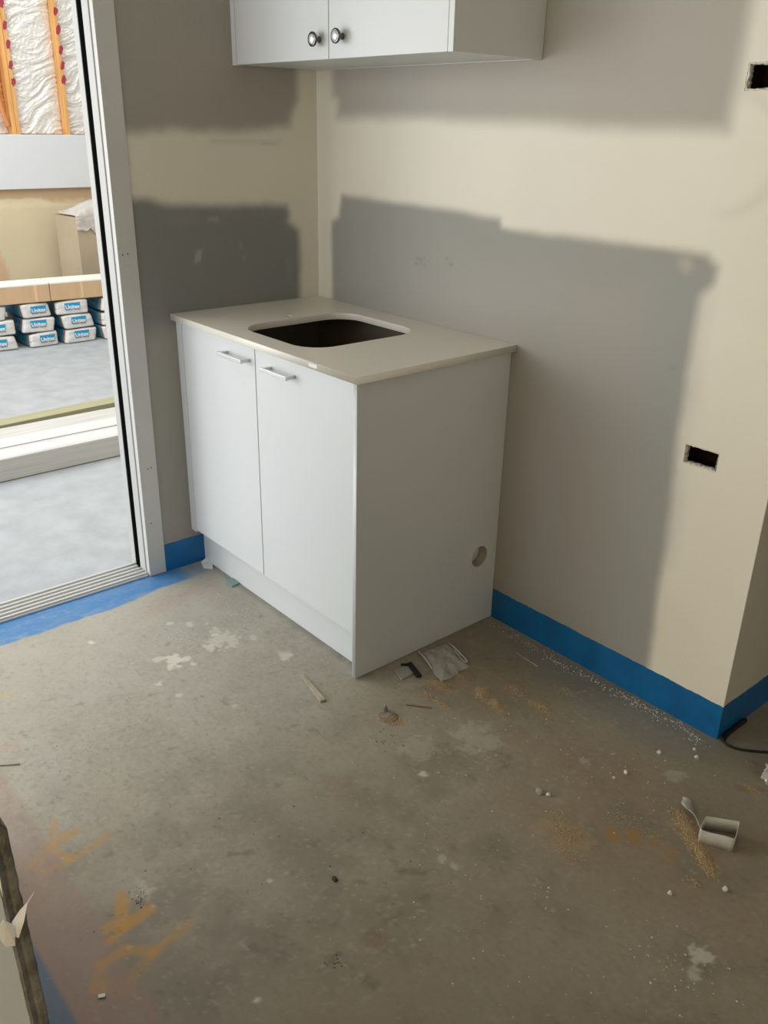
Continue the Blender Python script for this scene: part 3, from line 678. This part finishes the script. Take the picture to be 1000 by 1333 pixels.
# ------------------------------------------------------------------ PLASTERBOARD SHEET IN THE FOREGROUND
ps = empty('plasterboard_sheet', (1.40, -1.757, 0))
tag(ps, 'cut plasterboard sheet standing upright at the lower left with a ragged torn edge', 'plasterboard sheet')
bm = bmesh.new(); K = 150; rows = []
for k in range(K+1):
    z = 1.16*k/K; e = .0022*noise.noise(Vector((z*40, 1, 0)))+.0010*noise.noise(Vector((z*160, 4, 0)))
    lean = -.012*(z-.6)
    xe = .450+e; yr = .0085+lean+.0016*noise.noise(Vector((z*55, 9, 0)))+(.0035 if .50 < z < .838 else 0); yl = -.0070+lean+.0006*noise.noise(Vector((z*70, 2, 0)))
    ym = (yr+yl)/2; cr = .0020*noise.noise(Vector((z*90, 6, 0)))
    rows.append([bm.verts.new(p) for p in ((-.5, yl, z), (xe-.002, yl, z), (xe, yl+.003, z), (xe-.003+cr, ym-.001, z), (xe+.001-cr, ym+.0015, z), (xe, yr-.002, z), (xe-.003, yr, z), (-.5, yr, z))])
for A, B in zip(rows, rows[1:]):
    for k in range(8):
        f = bm.faces.new((A[k], A[(k+1) % 8], B[(k+1) % 8], B[k])); f.material_index = 1 if 1 <= k <= 5 else 0
bm.faces.new(rows[0]); bm.faces.new(rows[-1])
obj('sheet', bm, [mat('paper_face', (.27, .255, .21), .8, .03, 6), mat('torn_sheet_edge', (.27, .25, .21), .95, 0, 34, (.12, .108, .088), .9, 130)], ps)
def flake(name, pts, th, m, parent):
    """small plate from a 3d outline, thickened"""
    bm = bmesh.new(); f = bm.faces.new([bm.verts.new(p) for p in pts]); bmesh.ops.triangulate(bm, faces=[f]); bmesh.ops.solidify(bm, geom=bm.faces[:], thickness=th); return obj(name, bm, m, parent)
flake('paper_flake', [(.455, -.011, .716), (.452, -.004, .724), (.457, .004, .738), (.464, .010, .750), (.462, .019, .757), (.459, .009, .741), (.462, .004, .728), (.461, -.003, .708)], .0008, M_paper, ps)
flake('paper_flake', [(.452, -.022, .722), (.455, -.012, .735), (.457, -.004, .722), (.462, -.008, .702), (.459, -.016, .704)], .0008, M_paper, ps)
flake('paper_flake', [(.450, -.0085, .80), (.4535, -.0075, .815), (.4535, -.0068, .785), (.452, -.0078, .76)], .0006, M_paper, ps)

# ------------------------------------------------------------------ FLOOR DEBRIS
def at(p, z=0.0): return (p[0], p[1], z)
# splinter of timber
def stick(p, q, w, h, label, m=M_stick, name='timber_splinter'):
    a, b = Vector(at(p)), Vector(at(q)); d = b-a; L_ = d.length; t = empty(name, a, math.atan2(d.y, d.x)); tag(t, label, 'offcut')
    bm = bmesh.new(); box(bm, 0, L_, -w/2, w/2, .0003, h, bev=.0006)
    for v in bm.verts:
        if v.co.x < L_*.2: v.co.y *= .45; v.co.z *= .7
    obj('strip', bm, m, t); return t
stick((0.815, -0.679), (0.958, -0.708), .017, .007, 'thin grey-brown timber splinter on the slab in front of the base cabinet')
stick((0.654, -1.503), (0.690, -1.445), .004, .004, 'thin dark stick on the slab at the left edge, above the plasterboard sheet')
stick((1.112, -0.540), (1.167, -0.495), .006, .004, 'short reddish splinter beside the dirt clump near the end panel', m=mat('red_splinter', (.26, .15, .09), .8, .3, 80))
stick((1.129, -0.102), (1.219, -0.108), .006, .003, 'slim brown splinter on the slab near the blue skirting')

# dusty clear sachet against the end panel
cs = empty('plastic_sachet', at((1.044, -0.326))); tag(cs, 'crumpled dusty clear plastic sachet lying against the cabinet end panel', 'plastic bag')
c0 = Vector(at((1.044, -0.326)))
P4 = [Vector(at(p))-c0 for p in ((0.951, -0.330), (0.960, -0.229), (1.093, -0.266), (1.100, -0.393))]
bm = bmesh.new(); n_ = 22; g = []
for i in range(n_+1):
    row = []
    for j in range(n_+1):
        u, v = i/n_, j/n_; p = P4[0].lerp(P4[1], u).lerp(P4[3].lerp(P4[2], u), v); ed = min(u, 1-u, v, 1-v)
        p.z = .002+.010*min(1, ed*5)*(1+noise.noise(Vector((u*4, v*4, 0))))+.004*noise.noise(Vector((u*11, v*11, 3)))*min(1, ed*8)
        p.x += .008*noise.noise(Vector((u*5, v*5, 8))); p.y += .008*noise.noise(Vector((u*5, v*5, 12)))
        p.z = max(.001, p.z); row.append(bm.verts.new(p))
    g.append(row)
for i in range(n_):
    for j in range(n_): bm.faces.new((g[i][j], g[i+1][j], g[i+1][j+1], g[i][j+1]))
obj('film', bm, M_clear, cs, True)
def rolled(name, pts, r, m, parent):
    bm = bmesh.new(); tube(bm, spline(pts, 5), r, 6); return obj(name, bm, m, parent, True)
M_seam = mat('plastic_seam', (.58, .56, .49), .25)
rolled('seam', [P4[0]+Vector((-.012, -.004, .005)), P4[0].lerp(P4[3], .30)+Vector((-.012, 0, .010)), P4[0].lerp(P4[3], .55)+Vector((0, 0, .004))], .0028, M_seam, cs)
rolled('seam', [P4[1]+Vector((0, 0, .004)), P4[1].lerp(P4[2], .35)+Vector((-.004, 0, .012)), P4[1].lerp(P4[2], .8)+Vector((.006, 0, .008)), P4[1].lerp(P4[2], .9)+Vector((-.018, -.004, .008)), P4[1].lerp(P4[2], .6)+Vector((-.028, 0, .012))], .0025, M_seam, cs)

# black rubber offcut on a white tile scrap
q = [at((0.973, -0.458), .001), at((0.972, -0.409), .001), at((1.016, -0.424), .001), at((1.018, -0.471), .001)]
tag(flake('tile_scrap', q, .004, M_chip, None), 'small pale square tile scrap under the black rubber offcut by the end panel', 'tile')
rb = empty('rubber_offcut', at((0.997, -0.416))); tag(rb, 'bent black rubber offcut beside the pale tile scrap near the end panel', 'offcut')
c0 = Vector(at((0.997, -0.416)))
A_, B_, C_ = [Vector(at(p))-c0 for p in ((0.964, -0.426), (0.981, -0.404), (1.044, -0.426))]
bm = bmesh.new()
def flatbar(bm, a, b, w0, w1, z0, h):
    d = (b-a).normalized(); s = Vector((-d.y, d.x, 0)); vs_ = []
    for p, w in ((a, w0), (b, w1)):
        for sg in (-1, 1):
            for z in (z0, z0+h): vs_.append(bm.verts.new((p+s*sg*w/2)+Vector((0, 0, z))))
    for q_ in ((0, 1, 3, 2), (4, 6, 7, 5), (0, 4, 5, 1), (2, 3, 7, 6), (0, 2, 6, 4), (1, 5, 7, 3)): bm.faces.new([vs_[k] for k in q_])
flatbar(bm, A_, B_, .005, .010, .0055, .005); flatbar(bm, B_-(C_-B_)*.1, C_, .013, .016, .0052, .007)
obj('rubber_strip', bm, M_black, rb)

# paper scrap and green chip at the kickboard
q = [at((0.011, -0.551), .004), at((0.003, -0.521), .012), at((0.037, -0.518), .003), at((0.079, -0.543), .001), at((0.053, -0.565), .001)]
tag(flake('paper_scrap', q, .0015, M_paper, None), 'torn white paper scrap on the slab at the left end of the kickboard', 'paper')
q = [at((0.187, -0.554), .001), at((0.186, -0.519), .001), at((0.231, -0.525), .001), at((0.238, -0.561), .001)]
tag(flake('board_chip', q, .004, M_green, None), 'small green board chip on the slab by the kickboard', 'chip')
def chip(p, r, h, m, name, label, cat='chip', seed=1, sx=1.0, rz=0.0):
    bm = bmesh.new(); bmesh.ops.create_icosphere(bm, subdivisions=2, radius=1)
    for v in bm.verts:
        k = 1+.45*noise.noise(v.co*1.6+Vector((seed, 0, 0))); v.co = Vector((v.co.x*r*k*sx, v.co.y*r*k, max(-.0, v.co.z)*h*k+.0004))
    o = obj(name, bm, m); o.location = at(p); o.rotation_euler.z = rz; return tag(o, label, cat)
chip((1.574, -0.519), .010, .008, M_chip, 'mortar_chip', 'grey-white mortar chip alone on the slab right of centre, larger left half', seed=3, sx=1.3)
chip((1.595, -0.510), .006, .006, M_crumb, 'mortar_chip', 'small white mortar chip touching the larger grey one right of centre', seed=6, sx=1.1)
for p, r, lb, s_ in (((1.675, -0.166), .0055, 'white plaster lump left of the pair below the corner', 5), ((1.726, -0.084), .0045, 'upper white plaster lump of the pair below the outer corner', 8), ((1.747, -0.107), .0055, 'lower white plaster lump of the pair below the outer corner', 11),
                     ((1.666, -0.297), .006, 'white plaster lump above the orange paint spots', 14), ((1.659, -0.337), .004, 'tiny white plaster lump above the orange paint spots', 17), ((2.019, -0.442), .006, 'small grey lump on the slab below the plastic loop', 19), ((1.950, -0.542), .005, 'small grey lump left below the sawdust', 23)):
    chip(p, r, r*1.3, M_crumb, 'plaster_lump', lb, 'plaster lump', seed=s_)
chip((1.124, -0.612), .026, .005, mat('dirt_clump', (.30, .235, .15), .95, .4, 60, bump=.8, bscale=150), 'dirt_clump', 'brown crumbly dirt clump on the slab in front of the end panel', 'dirt', seed=31, sx=1.1, rz=.4)
chip((1.098, -0.601), .007, .018, mat('grey_stone', (.22, .23, .23), .8, .2, 90), 'grey_pebble', 'small grey pebble sitting in the brown dirt clump', 'pebble', seed=37)
q = [at((1.412, -1.561), .001), at((1.417, -1.550), .001), at((1.424, -1.553), .001), at((1.418, -1.564), .001)]
tag(flake('wire_clip', q, .002, M_paper, None), 'tiny white clip on the slab between the yellow marks and the bottom edge', 'clip')
chip((1.473, -1.063), .0055, .006, mat('dark_grit', (.05, .045, .035), .9), 'dark_fragment', 'small dark fragment on the slab in the lower middle', seed=41, sx=1.5)

# strapping loop with a twisted tail
sl = empty('strapping_loop', at((1.936, -0.327))); tag(sl, 'translucent white plastic strapping loop with a twisted tail standing on the slab', 'strapping')
c0 = Vector(at((1.936, -0.327)))
FL, FR, BR, BL = [Vector(at(p))-c0 for p in ((1.907, -0.366), (1.973, -0.333), (1.952, -0.275), (1.894, -0.319))]
def ribbon(bm, path, hfun, th=.0005, tw=None):
    rows = []
    for k, p in enumerate(path):
        t = (path[min(k+1, len(path)-1)]-path[max(k-1, 0)]).normalized(); s = Vector((-t.y, t.x, 0)).normalized()
        up = Vector((0, 0, 1)) if tw is None else (Vector((0, 0, 1))*math.cos(tw(k/(len(path)-1)))+s*math.sin(tw(k/(len(path)-1))))
        h = hfun(k/(len(path)-1)); s2 = t.cross(up).normalized()
        rows.append([bm.verts.new(p+a) for a in (s2*th, s2*th+up*h*.5+s2*.0008, s2*th+up*h, -s2*th+up*h, -s2*th)])
    for A, B in zip(rows, rows[1:]):
        for k in range(5): bm.faces.new((A[k], A[(k+1) % 5], B[(k+1) % 5], B[k]))
    bm.faces.new(rows[0]); bm.faces.new(rows[-1])
def rnd_loop(P, r=.012):
    out = []
    for i in range(len(P)):
        a, b, c = P[i-1], P[i], P[(i+1) % len(P)]; u = (a-b).normalized(); v = (c-b).normalized()
        for k in range(6):
            t = k/5; p0 = b+u*r; p2 = b+v*r; out.append((1-t)**2*p0+2*t*(1-t)*b+t*t*p2)
        for k in (1, 2, 3):
            e = c+(b-c).normalized()*r; out.append((b+v*r).lerp(e, k/4)+Vector((0, 0, 0)))
    return out
lp = rnd_loop([FL, FR, BR, BL], .006); lp = [Vector((p.x+.0018*noise.noise(p*60), p.y+.0018*noise.noise(p*60+Vector((5, 5, 5))), .0005)) for p in lp]; lp.append(lp[0].copy())
bm = bmesh.new(); ribbon(bm, lp, lambda t: .038+.004*noise.noise(Vector((t*9, 0, 0)))); obj('loop', bm, M_plastic, sl, True)
T1, T2, T3, T4 = [Vector(at(p))-c0 for p in ((1.901, -0.352), (1.881, -0.323), (1.852, -0.293), (1.822, -0.257))]
tl_ = spline([T1+Vector((0, 0, .022)), T2+Vector((0, 0, .018)), T3+Vector((0, 0, .008)), T4+Vector((0, 0, .004))], 7)
bm = bmesh.new(); ribbon(bm, tl_, lambda t: .018+.012*math.sin(t*3.0)+.003*math.sin(t*19), tw=lambda t: .3+1.2*t); obj('tail', bm, M_plastic, sl, True)

# crumpled clear film at the right edge
bm = bmesh.new(); bmesh.ops.create_icosphere(bm, subdivisions=4, radius=.034)
for v in bm.verts:
    k = 1+.5*noise.noise(v.co*60)+.28*noise.noise(v.co*150); v.co *= k; v.co.z = max(0, v.co.z*.75+.014)
o = obj('crumpled_film', bm, M_film, None); o.location = ((1.926, -0.032)[0], (1.926, -0.032)[1], .0005); tag(o, 'crumpled clear plastic film on the slab at the right edge below the cable', 'plastic film')
# black cable round the outer corner
bm = bmesh.new()
tube(bm, spline([(1.7515, .125, .010), (1.7500, .075, .007), (1.7510, .03, .006), (1.757, .003, .005), (1.775, -.003, .004), (1.800, .004, .0035), (1.830, .028, .0035), (1.870, .067, .0035), (1.95, .15, .0035), (2.10, .27, .0035)], 7),
     [.0062 if k < 22 else .0032 for k in range(64)], 8)
tag(obj('black_cable', bm, M_black, None, True), 'black cable lying round the foot of the outer wall corner', 'cable')

# loose grains: sawdust heaps, plaster crumbs
def grains(name, spots, m, label, cat, size, zs=.004):
    """spots: (centre, radius x, radius y, rotation, number)"""
    V = []; F = []
    r = np.random.default_rng(sum(map(ord, name+label)) % 9999)
    for (c, rx, ry, rot, n) in spots:
        q = r.normal(0, .5, (n, 2)); q = q[np.hypot(q[:, 0], q[:, 1]) < 1.5]; ca, sa = math.cos(rot), math.sin(rot)
        nn = fbm(q[:, 0]*.5, q[:, 1]*.5, 4, 61); keep = nn+.45*(1-np.hypot(q[:, 0], q[:, 1])) > .42; q = q[keep]
        x = c[0]+q[:, 0]*rx*ca-q[:, 1]*ry*sa; y = c[1]+q[:, 0]*rx*sa+q[:, 1]*ry*ca
        h = zs*np.clip(1-np.hypot(q[:, 0], q[:, 1]), 0, 1)
        for i in range(len(x)):
            s = size*(.4+1.1*r.random()**2); a = r.random()*6.28; b = len(V); z0 = .0003+h[i]*r.random()
            for k in range(3): V.append((x[i]+s*math.cos(a+2.1*k)*(1+.5*r.random()), y[i]+s*math.sin(a+2.1*k), z0))
            V.append((x[i]+s*.2*math.cos(a), y[i], z0+s*(.5+.6*r.random())))
            F += [(b, b+1, b+3), (b+1, b+2, b+3), (b+2, b, b+3)]
    me = bpy.data.meshes.new(name); me.from_pydata(V, [], F); me.update()
    return tag(link(name, me, m), label, cat, None, 'stuff')
grains('sawdust', [((1.877, -0.351), .050, .026, -.45, 2600), ((1.938, -0.396), .055, .020, -.60, 3200), ((1.837, -0.323), .035, .02, 0, 350), ((1.967, -0.479), .02, .014, 0, 150)], M_saw, 'loose golden sawdust heap beside the plastic strapping loop', 'sawdust', .0013, .008)
grains('sawdust', [((1.103, -0.402), .042, .024, .3, 1900), ((1.115, -0.326), .04, .018, .2, 500), ((1.114, -0.464), .03, .02, .2, 300), ((1.131, -0.615), .045, .028, .3, 1500), ((1.173, -0.460), .03, .015, .2, 350)], M_saw, 'loose sawdust in front of the clear plastic sachet', 'sawdust', .0012, .006)
grains('sawdust', [((1.209, -0.335), .040, .024, -.5, 1700), ((1.271, -0.344), .032, .020, -.2, 1500), ((1.254, -0.250), .04, .02, 0, 400)], M_saw, 'loose sawdust patch between the sachet and the blue skirting', 'sawdust', .0012, .006)
grains('sawdust', [((1.703, -0.575), .055, .040, .3, 1200), ((1.658, -0.542), .03, .02, 0, 250), ((1.742, -0.618), .05, .03, 0, 350), ((1.773, -0.433), .08, .03, .2, 300)], M_saw, 'thin scattered sawdust right of centre on the slab', 'sawdust', .0010, .002)
grains('sawdust', [((1.351, -0.256), .040, .020, .1, 600), ((1.896, -0.107), .02, .01, .2, 250), ((1.349, -0.144), .05, .02, .2, 200)], M_saw, 'thin sawdust smear by the blue skirting', 'sawdust', .0011, .003)
cr = []
for k in range(46):
    t = k/45; cr.append(((.96+.76*t, -.02-.03*rng.random()), .03, .018, 0, 4+int(22*t)))
grains('plaster_crumbs', cr + [((0.611, -0.643), .25, .10, .2, 50), ((0.422, -0.844), .2, .15, .2, 50), ((0.280, -0.637), .10, .015, 0, 40), ((1.637, -0.305), .4, .18, .3, 110), ((1.393, -0.605), .5, .35, .3, 120), ((1.819, -0.813), .5, .35, .3, 120), ((2.086, -0.682), .15, .1, .3, 60), ((0.797, -1.244), .2, .2, .3, 24), ((1.247, -1.402), .03, .014, 0, 60), ((1.243, -1.391), .02, .01, 0, 40), ((0.407, -0.862), .10, .05, .2, 60), ((0.406, -0.640), .08, .04, .2, 40)],
       M_crumb, 'scattered white plaster crumbs over the concrete slab', 'crumbs', .0018, .0)
grains('dark_grit', [((1.259, -1.408), .02, .01, 0, 14), ((1.628, -1.184), .02, .03, 0, 26), ((1.378, -1.025), .5, .35, .3, 70), ((0.753, -1.346), .10, .10, 0, 14), ((1.181, -0.676), .08, .05, 0, 50)], mat('grit', (.06, .05, .04), .9), 'scattered dark grit specks over the concrete slab', 'grit', .0017, .0)
